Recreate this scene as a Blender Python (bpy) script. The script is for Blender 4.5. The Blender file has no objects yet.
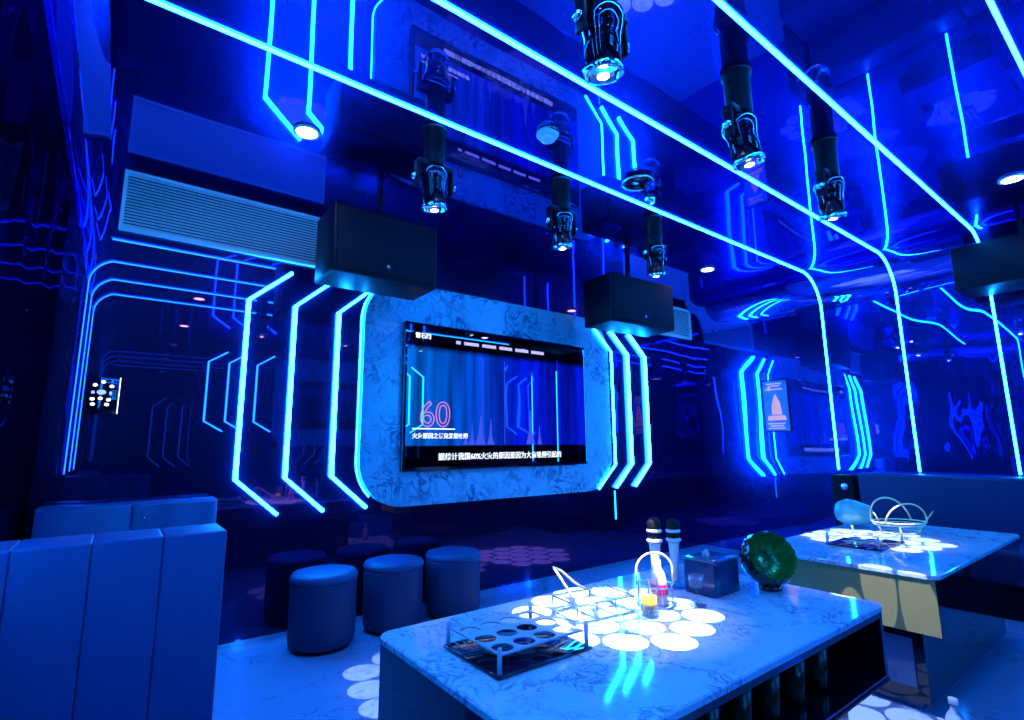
import bpy, bmesh, math, random
from mathutils import Vector, Matrix
random.seed(4)
PI = math.pi
S = bpy.context.scene
C = S.collection
CEIL, DW, XR, XL, YB = 2.81, 3.6, 5.55, -0.32, -1.8   # ceiling height, screen wall, right wall, left wall, rear wall

# ------------------------------------------------------------------ materials
def newmat(name):
    m = bpy.data.materials.new(name); m.use_nodes = True
    n = m.node_tree.nodes; n.clear()
    return m, n, m.node_tree.links
def pmat(name, col, rough=.5, metal=0., spec=.5, trans=0., ior=1.45, coat=0., alpha=1.):
    m, n, l = newmat(name)
    b = n.new('ShaderNodeBsdfPrincipled'); o = n.new('ShaderNodeOutputMaterial')
    b.inputs['Base Color'].default_value = (*col, 1)
    b.inputs['Roughness'].default_value = rough
    b.inputs['Metallic'].default_value = metal
    b.inputs['Specular IOR Level'].default_value = spec
    b.inputs['Transmission Weight'].default_value = trans
    b.inputs['IOR'].default_value = ior
    b.inputs['Coat Weight'].default_value = coat
    b.inputs['Alpha'].default_value = alpha
    l.new(b.outputs[0], o.inputs[0])
    return m
def noise_var(m, scale, amt, bump=0., detail=4):
    """procedural mottling of the base colour and optional bump"""
    n = m.node_tree.nodes; l = m.node_tree.links
    b = next(x for x in n if x.type == 'BSDF_PRINCIPLED')
    tc = n.new('ShaderNodeTexCoord'); no = n.new('ShaderNodeTexNoise')
    no.inputs['Scale'].default_value = scale; no.inputs['Detail'].default_value = detail
    l.new(tc.outputs['Object'], no.inputs['Vector'])
    r = n.new('ShaderNodeMapRange'); r.inputs['To Min'].default_value = 1-amt; r.inputs['To Max'].default_value = 1+amt
    l.new(no.outputs['Fac'], r.inputs['Value'])
    mx = n.new('ShaderNodeVectorMath'); mx.operation = 'SCALE'
    mx.inputs[0].default_value = b.inputs['Base Color'].default_value[:3]
    l.new(r.outputs[0], mx.inputs['Scale']); l.new(mx.outputs[0], b.inputs['Base Color'])
    if bump:
        bp = n.new('ShaderNodeBump'); bp.inputs['Strength'].default_value = bump; bp.inputs['Distance'].default_value = .01
        l.new(no.outputs['Fac'], bp.inputs['Height']); l.new(bp.outputs[0], b.inputs['Normal'])
    return m
def emat(name, col, k):
    m, n, l = newmat(name)
    e = n.new('ShaderNodeEmission'); o = n.new('ShaderNodeOutputMaterial')
    e.inputs[0].default_value = (*col, 1); e.inputs[1].default_value = k
    l.new(e.outputs[0], o.inputs[0]); return m
def film(name, c1, c2, dif, f_soft, f_dif, rough=.012, soft=.28, wave=0., wscale=1.5, stretch=(1, 1, 1)):
    """high gloss lacquer film: sharp lobe + soft lobe + a little body colour, slightly wavy"""
    m, n, l = newmat(name)
    g1 = n.new('ShaderNodeBsdfGlossy'); g1.inputs['Color'].default_value = (*c1, 1); g1.inputs['Roughness'].default_value = rough
    g2 = n.new('ShaderNodeBsdfGlossy'); g2.inputs['Color'].default_value = (*c2, 1); g2.inputs['Roughness'].default_value = soft
    d = n.new('ShaderNodeBsdfDiffuse'); d.inputs['Color'].default_value = (*dif, 1)
    a = n.new('ShaderNodeMixShader'); a.inputs[0].default_value = f_soft
    b = n.new('ShaderNodeMixShader'); b.inputs[0].default_value = f_dif
    o = n.new('ShaderNodeOutputMaterial')
    l.new(g1.outputs[0], a.inputs[1]); l.new(g2.outputs[0], a.inputs[2])
    l.new(a.outputs[0], b.inputs[1]); l.new(d.outputs[0], b.inputs[2]); l.new(b.outputs[0], o.inputs[0])
    if wave:
        tc = n.new('ShaderNodeTexCoord'); mp = n.new('ShaderNodeMapping'); mp.inputs['Scale'].default_value = stretch
        no = n.new('ShaderNodeTexNoise'); no.inputs['Scale'].default_value = wscale; no.inputs['Detail'].default_value = 1.0
        bp = n.new('ShaderNodeBump'); bp.inputs['Strength'].default_value = 1.; bp.inputs['Distance'].default_value = wave
        l.new(tc.outputs['Object'], mp.inputs['Vector']); l.new(mp.outputs[0], no.inputs['Vector'])
        l.new(no.outputs['Fac'], bp.inputs['Height'])
        l.new(bp.outputs[0], g1.inputs['Normal']); l.new(bp.outputs[0], g2.inputs['Normal'])
    return m
def darkglass(name, body, ior=1.7, tint=(.5, .75, 1), rough=.01, soft=.3, f_soft=.35):
    m, n, l = newmat(name)
    g1 = n.new('ShaderNodeBsdfGlossy'); g1.inputs['Color'].default_value = (*tint, 1); g1.inputs['Roughness'].default_value = rough
    g2 = n.new('ShaderNodeBsdfGlossy'); g2.inputs['Color'].default_value = (*tint, 1); g2.inputs['Roughness'].default_value = soft
    d = n.new('ShaderNodeBsdfDiffuse'); d.inputs['Color'].default_value = (*body, 1)
    fr = n.new('ShaderNodeFresnel'); fr.inputs['IOR'].default_value = ior
    a = n.new('ShaderNodeMixShader'); a.inputs[0].default_value = f_soft
    b = n.new('ShaderNodeMixShader'); o = n.new('ShaderNodeOutputMaterial')
    l.new(g1.outputs[0], a.inputs[1]); l.new(g2.outputs[0], a.inputs[2])
    l.new(fr.outputs[0], b.inputs[0]); l.new(d.outputs[0], b.inputs[1]); l.new(a.outputs[0], b.inputs[2])
    l.new(b.outputs[0], o.inputs[0]); return m
def marble(name, light, dark, rough, scale=3., spec=.5, bump=.0, lo=.42, hi=.56, vein=.7, vw=.03):
    m, n, l = newmat(name)
    b = n.new('ShaderNodeBsdfPrincipled'); o = n.new('ShaderNodeOutputMaterial')
    b.inputs['Roughness'].default_value = rough; b.inputs['Specular IOR Level'].default_value = spec
    tc = n.new('ShaderNodeTexCoord')
    n1 = n.new('ShaderNodeTexNoise'); n1.inputs['Scale'].default_value = scale; n1.inputs['Detail'].default_value = 8; n1.inputs['Distortion'].default_value = 1.2
    n2 = n.new('ShaderNodeTexNoise'); n2.inputs['Scale'].default_value = scale*2.3; n2.inputs['Detail'].default_value = 6; n2.inputs['Distortion'].default_value = 2.2
    l.new(tc.outputs['Object'], n1.inputs['Vector']); l.new(tc.outputs['Object'], n2.inputs['Vector'])
    # veins: narrow band where the second noise crosses .5
    s = n.new('ShaderNodeMath'); s.operation = 'SUBTRACT'; s.inputs[1].default_value = .5; l.new(n2.outputs['Fac'], s.inputs[0])
    ab = n.new('ShaderNodeMath'); ab.operation = 'ABSOLUTE'; l.new(s.outputs[0], ab.inputs[0])
    vr = n.new('ShaderNodeMapRange'); vr.inputs['From Min'].default_value = 0; vr.inputs['From Max'].default_value = vw
    vr.inputs['To Min'].default_value = vein; vr.inputs['To Max'].default_value = 0.; l.new(ab.outputs[0], vr.inputs['Value'])
    cr = n.new('ShaderNodeMapRange'); cr.inputs['From Min'].default_value = lo; cr.inputs['From Max'].default_value = hi
    l.new(n1.outputs['Fac'], cr.inputs['Value'])
    mu = n.new('ShaderNodeMath'); mu.operation = 'MULTIPLY'; l.new(vr.outputs[0], mu.inputs[0]); l.new(cr.outputs[0], mu.inputs[1])
    mx = n.new('ShaderNodeMix'); mx.data_type = 'RGBA'
    mx.inputs['A'].default_value = (*light, 1); mx.inputs['B'].default_value = (*dark, 1)
    l.new(mu.outputs[0], mx.inputs['Factor']); l.new(mx.outputs['Result'], b.inputs['Base Color'])
    l.new(b.outputs[0], o.inputs[0]); return m

LEDC = (.0045, .25, 1.0)
M = dict(
    led=emat('led_cyan', LEDC, 95), seam_glow=emat('seam_glow', LEDC, 14),
    ceil=film('ceiling_film', (.16, .18, .80), (.012, .09, .85), (.0, .01, .10), .22, .02, wave=.004, wscale=1.1),
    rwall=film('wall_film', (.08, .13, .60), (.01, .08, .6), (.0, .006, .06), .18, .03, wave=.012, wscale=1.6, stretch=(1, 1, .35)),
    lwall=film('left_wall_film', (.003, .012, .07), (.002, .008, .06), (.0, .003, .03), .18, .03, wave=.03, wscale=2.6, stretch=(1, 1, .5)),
    fwall=darkglass('mirror_black_glass', (.0, .0015, .013), 2.0, (.80, .30, 1.), f_soft=.14),
    rear=darkglass('rear_black_glass', (.0, .003, .03), 1.6),
    floor=marble('floor_stone', (.15, .28, .56), (.06, .13, .30), .12, 2.0, .6),
    top=marble('table_marble', (.36, .56, .80), (.05, .10, .25), .07, 5.0, .6, vein=.75, vw=.05),
    panel=marble('screen_marble', (.13, .52, .70), (.01, .07, .20), .18, 2.6, .5, lo=.40, hi=.60, vein=1., vw=.075),
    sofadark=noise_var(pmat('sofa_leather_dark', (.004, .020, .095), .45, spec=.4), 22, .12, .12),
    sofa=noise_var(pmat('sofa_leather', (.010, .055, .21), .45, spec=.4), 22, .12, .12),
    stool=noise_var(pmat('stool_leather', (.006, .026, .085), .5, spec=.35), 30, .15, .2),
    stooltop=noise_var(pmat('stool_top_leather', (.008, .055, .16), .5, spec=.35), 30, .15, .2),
    cab=noise_var(pmat('cabinet_lacquer', (.010, .065, .23), .3), 5, .25),
    black=noise_var(pmat('black_satin', (.0025, .003, .008), .4, spec=.18), 40, .2),
    matte=noise_var(pmat('black_matte', (.002, .003, .008), .7, spec=.2), 60, .3),
    piano=pmat('black_gloss', (.003, .004, .012), .06, coat=.5),
    chrome=pmat('chrome', (.85, .88, .9), .08, 1),
    gold=pmat('gold_wire', (1., .88, .42), .25, .4),
    bronze=noise_var(pmat('brass_sheet', (.40, .44, .20), .25, .6), 2, .15),
    white=noise_var(pmat('white_plastic', (.75, .78, .82), .35), 30, .04),
    vent=noise_var(pmat('vent_enamel', (.88, .92, .95), .4), 30, .04),
    acr=pmat('clear_acrylic', (.9, .96, 1), .03, trans=.95, ior=1.3),
    glass=None,
    green=pmat('green_glass', (.002, .022, .014), .08, spec=.6, coat=.5),
    greenin=pmat('green_ribs', (.015, .36, .09), .12, metal=.5),
    teal=noise_var(pmat('teal_glaze', (.10, .45, .45), .15, coat=.6), 14, .3),
    dkgreen=pmat('dark_green_glass', (.003, .03, .012), .25, trans=.2, spec=.3),
    yellow=pmat('yellow_drink', (1., .55, .01), .2),
    red=pmat('red_label', (.8, .02, .10), .4), pink=pmat('pink_paper', (.8, .55, .7), .5),
    tissue=pmat('tissue_paper', (.85, .87, .9), .8),
    tbox=pmat('tissue_box_lacquer', (.008, .035, .12), .12, spec=.35),
    tboxtop=pmat('tissue_box_lid', (.03, .10, .22), .12),
    lamp=emat('lamp_white', (1, .97, .92), 30), lens=emat('lens_white', (1, .95, .85), 16),
    icon=emat('icon_white', (.80, .78, 1.), 3.5), iconb=emat('icon_blue', (.15, .25, 1.), 3.0),
    txt=emat('text_white', (.75, .85, 1), 1.6), txtv=emat('text_lilac', (.45, .45, 1), 1.3),
    pinke=emat('digit_pink', (.75, .25, .75), 1.0), cyane=emat('digit_cyan', (.05, .45, 1), 1.1),
    bluee=emat('screen_glow', (.06, .10, 1), .9),
    duct=pmat('duct_blue', (.01, .05, .20), .6),
    kick=pmat('plinth_blue', (.03, .08, .20), .15, coat=.5),
)

def thin_glass(name, tint=(.93, .97, 1)):
    m, n, l = newmat(name)
    t = n.new('ShaderNodeBsdfTransparent'); t.inputs[0].default_value = (*tint, 1)
    g = n.new('ShaderNodeBsdfGlossy'); g.inputs['Roughness'].default_value = .02
    lw = n.new('ShaderNodeLayerWeight'); lw.inputs['Blend'].default_value = .5
    pw = n.new('ShaderNodeMath'); pw.operation = 'POWER'; pw.inputs[1].default_value = 3; l.new(lw.outputs['Facing'], pw.inputs[0])
    fr = n.new('ShaderNodeMapRange'); fr.inputs['To Min'].default_value = .05; fr.inputs['To Max'].default_value = .6; l.new(pw.outputs[0], fr.inputs['Value'])
    x = n.new('ShaderNodeMixShader'); o = n.new('ShaderNodeOutputMaterial')
    l.new(fr.outputs[0], x.inputs[0]); l.new(t.outputs[0], x.inputs[1]); l.new(g.outputs[0], x.inputs[2]); l.new(x.outputs[0], o.inputs[0])
    return m
M['glass'] = thin_glass('clear_glass'); M['acr'] = thin_glass('clear_acrylic', (.75, .88, 1))

# ------------------------------------------------------------------ mesh builder
class MB:
    def __init__(s): s.v = []; s.f = []; s.sm = []
    def add(s, vs, fs, smooth=False):
        o = len(s.v); s.v += [Vector(v) for v in vs]
        for f in fs: s.f.append([i+o for i in f]); s.sm.append(smooth)
        return s
    def box(s, a, b, T=None):
        x0, y0, z0 = a; x1, y1, z1 = b
        vs = [Vector(p) for p in ((x0,y0,z0),(x1,y0,z0),(x1,y1,z0),(x0,y1,z0),(x0,y0,z1),(x1,y0,z1),(x1,y1,z1),(x0,y1,z1))]
        if T: vs = [T @ v for v in vs]
        return s.add(vs, [(0,3,2,1),(4,5,6,7),(0,1,5,4),(1,2,6,5),(2,3,7,6),(3,0,4,7)])
    def rbox(s, a, b, r, seg=3, T=None):
        bm = bmesh.new(); bmesh.ops.create_cube(bm, size=1)
        for v in bm.verts:
            v.co = Vector([a[i]+(v.co[i]+.5)*(b[i]-a[i]) for i in range(3)])
        bmesh.ops.bevel(bm, geom=list(bm.edges), offset=r, segments=seg, profile=.5, affect='EDGES')
        bm.verts.index_update()
        vs = [T @ v.co if T else v.co.copy() for v in bm.verts]
        s.add(vs, [[v.index for v in f.verts] for f in bm.faces], True); bm.free(); return s
    def lathe(s, prof, seg=28, T=None, smooth=True, c=(0,0,0)):
        vs = []; n = len(prof)
        for r, z in prof:
            for k in range(seg):
                a = 2*PI*k/seg; v = Vector((c[0]+r*math.cos(a), c[1]+r*math.sin(a), c[2]+z)); vs.append(T @ v if T else v)
        fs = []
        for i in range(n-1):
            for k in range(seg):
                k2 = (k+1) % seg; fs.append((i*seg+k, i*seg+k2, (i+1)*seg+k2, (i+1)*seg+k))
        s.add(vs, fs, smooth)
        if prof[0][0] > 1e-6: s.f.append([len(s.v)-n*seg+k for k in range(seg)][::-1]); s.sm.append(False)
        if prof[-1][0] > 1e-6: s.f.append([len(s.v)-seg+k for k in range(seg)]); s.sm.append(False)
        return s
    def tube(s, pts, r, seg=8, closed=False, T=None):
        pts = [Vector(p) for p in pts]
        if T: pts = [T @ p for p in pts]
        n = len(pts); vs = []; up = None
        for i, p in enumerate(pts):
            if closed: d = (pts[(i+1) % n]-pts[i-1]).normalized()
            else: d = (pts[min(i+1, n-1)]-pts[max(i-1, 0)]).normalized()
            if up is None:
                up = d.orthogonal().normalized()
            up = (up - d*up.dot(d)); up = up.normalized() if up.length > 1e-6 else d.orthogonal().normalized()
            w = d.cross(up)
            for k in range(seg):
                a = 2*PI*k/seg; vs.append(p+(up*math.cos(a)+w*math.sin(a))*r)
        fs = []
        for i in range(n if closed else n-1):
            j = (i+1) % n
            for k in range(seg):
                k2 = (k+1) % seg; fs.append((i*seg+k, i*seg+k2, j*seg+k2, j*seg+k))
        if not closed: fs += [list(range(seg))[::-1], [(n-1)*seg+k for k in range(seg)]]
        return s.add(vs, fs, True)
    def prism(s, poly, y0, y1, T=None, axis='y'):
        """extrude a 2-D outline (x,z) along y, or (x,y) along z"""
        n = len(poly)
        mk = (lambda p, h: Vector((p[0], h, p[1]))) if axis == 'y' else (lambda p, h: Vector((p[0], p[1], h)))
        vs = [mk(p, y0) for p in poly]+[mk(p, y1) for p in poly]
        if T: vs = [T @ v for v in vs]
        fs = [list(range(n)), [n+i for i in range(n)][::-1]]+[(i, n+i, n+(i+1) % n, (i+1) % n) for i in range(n)]
        return s.add(vs, fs)
    def ribbon(s, path, w, h, nrm):
        """rectangular LED profile swept along a path; w across, h out along nrm (per-point normals)"""
        pts = [Vector(p) for p in path]; n = len(pts); vs = []
        for i, p in enumerate(pts):
            d = (pts[min(i+1, n-1)]-pts[max(i-1, 0)]).normalized(); u = Vector(nrm[i]) if isinstance(nrm, list) else Vector(nrm)
            if 0 < i < n-1:
                d1 = (pts[i]-pts[i-1]).normalized(); d2 = (pts[i+1]-pts[i]).normalized(); k = 1/max(.5, math.sqrt((1+d1.dot(d2))/2))
            else: k = 1
            sd = d.cross(u).normalized()*w/2*(k if not isinstance(nrm, list) else 1)
            vs += [p-sd, p+sd, p+sd+u*h, p-sd+u*h]
        fs = []
        for i in range(n-1):
            for k in range(4): fs.append((i*4+k, i*4+(k+1) % 4, (i+1)*4+(k+1) % 4, (i+1)*4+k))
        fs += [(0, 3, 2, 1), tuple((n-1)*4+k for k in range(4))]
        return s.add(vs, fs)
    def build(s, name, mat, parent=None, label=None):
        me = bpy.data.meshes.new(name); me.from_pydata([tuple(v) for v in s.v], [], s.f)
        me.polygons.foreach_set('use_smooth', s.sm); me.materials.append(mat)
        bm = bmesh.new(); bm.from_mesh(me); bmesh.ops.recalc_face_normals(bm, faces=bm.faces); bm.to_mesh(me); bm.free()
        me.update()
        o = bpy.data.objects.new(name, me); C.objects.link(o)
        if parent: o.parent = parent
        if label: o['label'] = label
        return o
def tag(o, label=None, cat=None, group=None, kind=None):
    if label: o['label'] = label
    if cat: o['category'] = cat
    if group: o['group'] = group
    if kind: o['kind'] = kind
    return o
def thing(name, label, cat, loc=(0,0,0), rz=0, group=None):
    o = bpy.data.objects.new(name, None); C.objects.link(o); o.location = loc; o.rotation_euler = (0, 0, rz)
    o.empty_display_size = .05
    return tag(o, label, cat, group)
def struct(name, mb, mat): return tag(mb.build(name, mat), kind='structure')
KIDS = {}
def dup(root, loc, rz, label, group=None):
    r = root.copy(); C.objects.link(r); r.location = loc; r.rotation_euler = (0, 0, rz); r['label'] = label
    if group: r['group'] = group
    for ch in list(root.children):
        c = ch.copy(); C.objects.link(c); c.parent = r
        for g in list(ch.children):
            d = g.copy(); C.objects.link(d); d.parent = c
    return r
def text(name, body, size, mat, parent, loc, rot=(PI/2, 0, 0), ext=.001, sx=1., label=None, bold=0., outline=0.):
    cu = bpy.data.curves.new(name, 'FONT'); cu.body = body; cu.size = size; cu.extrude = ext; cu.offset = bold
    if outline: cu.fill_mode = 'NONE'; cu.extrude = 0; cu.bevel_depth = outline
    t = bpy.data.objects.new(name, cu); C.objects.link(t)
    dg = bpy.context.evaluated_depsgraph_get(); me = bpy.data.meshes.new_from_object(t.evaluated_get(dg))
    C.objects.unlink(t); bpy.data.objects.remove(t)
    R = Matrix.Translation(loc) @ Matrix.Rotation(rot[2], 4, 'Z') @ Matrix.Rotation(rot[0], 4, 'X') @ Matrix.Diagonal((sx, 1, 1, 1))
    me.transform(R); me.materials.clear(); me.materials.append(mat)
    o = bpy.data.objects.new(name, me); C.objects.link(o)
    if parent: o.parent = parent
    if label: o['label'] = label
    return o
def rrect(x0, x1, z0, z1, r, n=10):
    pts = []
    for cx, cz, a0 in ((x1-r, z0+r, -90), (x1-r, z1-r, 0), (x0+r, z1-r, 90), (x0+r, z0+r, 180)):
        for k in range(n+1):
            a = math.radians(a0+90*k/n); pts.append((cx+r*math.cos(a), cz+r*math.sin(a)))
    return pts

# ------------------------------------------------------------------ the room
struct('floor', MB().box((XL-.1, YB-.1, -.1), (XR+.1, DW+.1, 0)), M['floor'])
RC, RL = .35, .24                                           # cove radius where ceiling meets the side walls
A0 = .38                                                    # the left cove meets the ceiling at a crease
def cove_profile(off=0.):
    """from right wall up over the ceiling to the left wall, (x,z,nx,nz), offset inwards"""
    out = []
    for k in range(17):
        a = PI/2*k/16; nx, nz = -math.cos(a), -math.sin(a)
        out.append((XR-RC-(RC-off)*nx, CEIL-RC-(RC-off)*nz, nx, nz))
    for k in range(17):
        a = A0+(PI/2-A0)*k/16; nx, nz = math.sin(a), -math.cos(a)
        out.append((XL+RL-(RL-off)*nx, CEIL-RL*math.cos(A0)-(RL-off)*nz, nx, nz))
    return out
pr = cove_profile()
mb = MB(); vs = []; n = len(pr)
for y in (YB, DW):
    for x, z, _, _ in pr: vs.append((x, y, z))
mb.add(vs, [(i, i+1, n+i+1, n+i) for i in range(16)], True)
mb.add(vs, [(16, 17, n+17, n+16)], False)
mb.add(vs, [(i, i+1, n+i+1, n+i) for i in range(17, n-1)], True)
vs = [(x-nx*.1 if abs(nx) > .01 else x, y, z-nz*.1) for y in (YB, DW) for x, z, nx, nz in pr]
mb.add(vs, [(i+1, i, n+i, n+i+1) for i in range(n-1)], True)
struct('ceiling', mb, M['ceil'])
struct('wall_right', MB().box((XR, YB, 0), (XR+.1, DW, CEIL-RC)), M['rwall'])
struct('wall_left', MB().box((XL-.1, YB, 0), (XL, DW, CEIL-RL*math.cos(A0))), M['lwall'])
struct('wall_front', MB().box((XL-.1, DW, 0), (XR+.1, DW+.1, CEIL+.1)), M['fwall'])
struct('wall_rear', MB().box((XL-.1, YB-.1, 0), (XR+.1, YB, CEIL+.1)), M['rear'])
struct('baseboard_front', MB().box((XL+.002, DW-.014, .001), (XR-.002, DW-.001, .03)), M['chrome'])
struct('trim_1', MB().box((3.985, DW-.006, .43), (3.995, DW-.001, .70)), M['seam_glow'])  # wall joint; the bracket light's reflection on it is put in as glow

# ------------------------------------------------------------------ LED strips over the ceiling and down both side walls
ys = [2.155, 1.52, .89, .27]
names = ['first cyan LED strip from the screen wall, running across ceiling and bending down right wall',
         'second cyan LED strip from the screen wall, crossing ceiling between the pendant rows',
         'third cyan LED strip from the screen wall, passing behind the right-hand loudspeaker',
         'fourth cyan LED strip from the screen wall, cut by the upper right of the photo']
def ceil_strip(y, label):
    p = cove_profile(.002); path = [(XR-.002, y, .90)]+[(a, y, b) for a, b, _, _ in p]+[(XL+.002, y, .95)]
    nr = [(-1, 0, 0)]+[(c, 0, d) for _, _, c, d in p]+[(1, 0, 0)]
    if y > 2: path = path[:18]+[(XL+RL*(1-math.sin(A0)), y, CEIL-.002)]; nr = nr[:18]+[(0, 0, -1)]   # the first strip stops short of the left wall
    o = MB().ribbon(path, .015, .007, nr).build('led_strip', M['led'])
    tag(o, label, 'light strip', 'led strips over the ceiling')
for y, nm in zip(ys, names): ceil_strip(y, nm)

# ------------------------------------------------------------------ chevron wall lights
def chevron(xk, sgn, y, zs, label, group, s=-1, h=.032):
    z0, z1, z2, z3 = zs
    o = MB().ribbon([(xk+sgn*.25, y, z0), (xk, y, z1), (xk, y, z2), (xk+sgn*.25, y, z3)], .019, h, (0, s, 0)).build('chevron_light', M['led'])
    return tag(o, label, 'wall light', group)
ZS = (.735, .957, 2.09, 2.315)
for xk, w in ((.60, 'outermost bracket-shaped cyan wall light left of the television'), (.885, 'middle bracket-shaped cyan wall light left of the television'),
              (1.18, 'bracket-shaped cyan wall light left of the television, closest to the stone panel')):
    chevron(xk, 1, DW-.001, ZS, w, 'bracket wall lights left of the television')
for xk, w in ((3.972, 'bracket-shaped cyan wall light overlapping right edge of the stone panel'), (4.25, 'middle bracket-shaped cyan wall light right of the television'),
              (4.535, 'outermost bracket-shaped cyan wall light right of the television')):
    on = xk < 4
    chevron(xk, -1, DW-(.037 if on else .001), ZS, w, 'bracket wall lights right of the television', -1, .012 if on else .032)
ZR = (1.40, 1.55, 2.45, 2.62)
for xk, sg, w in ((1.02, 1, 'outer'), (1.30, 1, 'middle'), (1.70, 1, 'inner')):
    chevron(xk, sg, YB+.001, ZR, w+' cyan wall light at one end of rear wall, mirrored left of the television', 'bracket wall lights on the rear wall', 1)
for xk, sg, w in ((4.0, -1, 'inner'), (4.28, -1, 'middle'), (4.56, -1, 'outer')):
    chevron(xk, sg, YB+.001, ZR, w+' cyan wall light at other end of rear wall, mirrored in the television glass', 'bracket wall lights on the rear wall', 1)

# ------------------------------------------------------------------ stone panel and television
pan = thing('stone_panel', 'large rounded marble panel around the television, edge-lit in cyan', 'wall panel', (2.645, DW, .72))
ox, oz = 2.645, .72
def shift(mb, dx, dy, dz):
    mb.v = [v-Vector((dx, dy, dz)) for v in mb.v]; return mb
shift(MB().prism(rrect(1.365, 3.93, .72, 2.40, .33), DW-.034, DW-.002), ox, DW, oz).build('slab', M['panel'], pan)
rim = [(p[0], DW-.008, p[1]) for p in rrect(1.350, 3.945, .705, 2.415, .345)]
# the glowing edge shows along the left side only
left = [p for p in rim if p[0] < 1.60]; left.sort(key=lambda p: (p[2]))
shift(MB().tube([p for p in left if .80 < p[2] < 2.30], .005, 6), ox, DW, oz).build('edge_light', M['led'], pan, 'cyan glow along the left edge')
shift(MB().tube(rim, .005, 6, True), ox, DW-.014, oz).build('metal_edging', M['chrome'], pan)

TX0, TX1, TZ0, TZ1 = 1.662, 3.555, .968, 2.09
TY = DW-.036
tv = thing('television', 'large black wall television showing a blue fire safety picture with captions', 'television', ((TX0+TX1)/2, TY, TZ0))
tx, tz = (TX0+TX1)/2, TZ0
shift(MB().rbox((TX0, TY-.045, TZ0), (TX1, TY-.001, TZ1), .008, 2), tx, TY, tz).build('casing', M['piano'], tv)
m, n_, l_ = newmat('screen_picture')
tc = n_.new('ShaderNodeTexCoord'); sx = n_.new('ShaderNodeSeparateXYZ'); l_.new(tc.outputs['Object'], sx.inputs[0])
mp = n_.new('ShaderNodeMapping'); mp.inputs['Scale'].default_value = (9, 1, .5); l_.new(tc.outputs['Object'], mp.inputs[0])
no = n_.new('ShaderNodeTexNoise'); no.inputs['Scale'].default_value = 1.1; no.inputs['Detail'].default_value = 2; l_.new(mp.outputs[0], no.inputs[0])
rx = n_.new('ShaderNodeMapRange'); rx.inputs['From Min'].default_value = -.90; rx.inputs['From Max'].default_value = .1
l_.new(sx.outputs['X'], rx.inputs['Value'])
r1 = n_.new('ShaderNodeMix'); r1.data_type = 'RGBA'; r1.inputs['A'].default_value = (.0, .17, .85, 1); r1.inputs['B'].default_value = (.001, .01, .75, 1)
l_.new(rx.outputs[0], r1.inputs['Factor'])
nr = n_.new('ShaderNodeMapRange'); nr.inputs['From Min'].default_value = .35; nr.inputs['From Max'].default_value = .7; nr.inputs['To Min'].default_value = .35; nr.inputs['To Max'].default_value = 1.25
l_.new(no.outputs['Fac'], nr.inputs['Value'])
# picture band between the black bars
zb = n_.new('ShaderNodeMapRange'); zb.inputs['From Min'].default_value = .182; zb.inputs['From Max'].default_value = .192; l_.new(sx.outputs['Z'], zb.inputs['Value'])
zt = n_.new('ShaderNodeMapRange'); zt.inputs['From Min'].default_value = .945; zt.inputs['From Max'].default_value = .90; l_.new(sx.outputs['Z'], zt.inputs['Value'])
zm = n_.new('ShaderNodeMath'); zm.operation = 'MULTIPLY'; l_.new(zb.outputs[0], zm.inputs[0]); l_.new(zt.outputs[0], zm.inputs[1])
z2 = n_.new('ShaderNodeMath'); z2.operation = 'MULTIPLY'; l_.new(zm.outputs[0], z2.inputs[0]); l_.new(nr.outputs[0], z2.inputs[1])
em = n_.new('ShaderNodeEmission'); l_.new(r1.outputs['Result'], em.inputs[0]); l_.new(z2.outputs[0], em.inputs[1])
gl = n_.new('ShaderNodeBsdfGlossy'); gl.inputs['Roughness'].default_value = .01; fr = n_.new('ShaderNodeFresnel'); fr.inputs['IOR'].default_value = 1.6
mx = n_.new('ShaderNodeMixShader'); oo = n_.new('ShaderNodeOutputMaterial')
l_.new(fr.outputs[0], mx.inputs[0]); l_.new(em.outputs[0], mx.inputs[1]); l_.new(gl.outputs[0], mx.inputs[2]); l_.new(mx.outputs[0], oo.inputs[0])
sy = TY-.0455
scr = shift(MB().box((TX0+.022, sy-.002, TZ0+.03), (TX1-.022, sy+.0005, TZ1-.022)), tx, TY, tz).build('screen', m, tv, 'lit screen with blue picture between black bars')
def stxt(name, body, size, mat, x, z, **k): return text(name, body, size, mat, scr, (x-tx, sy-.004-TY, z-tz), **k)
stxt('caption', '据统计我国60%火灾的原因是因为大意吸烟引起的', .058, M['txt'], 1.955, 1.050, label='white subtitle line under the picture', bold=.0008)
stxt('caption', '火灾原因之首竟然是吸烟', .044, M['txt'], 1.735, 1.212, label='white caption under the pink number', bold=.0008)
stxt('numeral', '60', .27, M['pinke'], 1.79, 1.300, sx=1.0, outline=.004, label='pink and blue number on the picture')
shift(MB().box((1.735, sy-.005, 1.276), (2.10, sy-.003, 1.285)), tx, TY, tz).build('underline', M['txt'], scr, 'thin white line under the number')
stxt('logo', '雷石网', .045, M['txt'], 1.745, 1.972, label='white lettering in top corner of the screen', bold=.001)
mb = MB()
for x0, x1 in ((2.16, 2.20), (2.235, 2.375), (2.41, 2.55), (2.585, 2.72), (2.755, 2.90), (2.935, 3.08)):
    mb.box((x0-.055, sy-.005, 1.957), (x1-.055, sy-.003, 1.983))
shift(mb, tx, TY, tz).build('menu_bar', M['txtv'], scr, 'blurred lilac menu words along the top')
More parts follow.
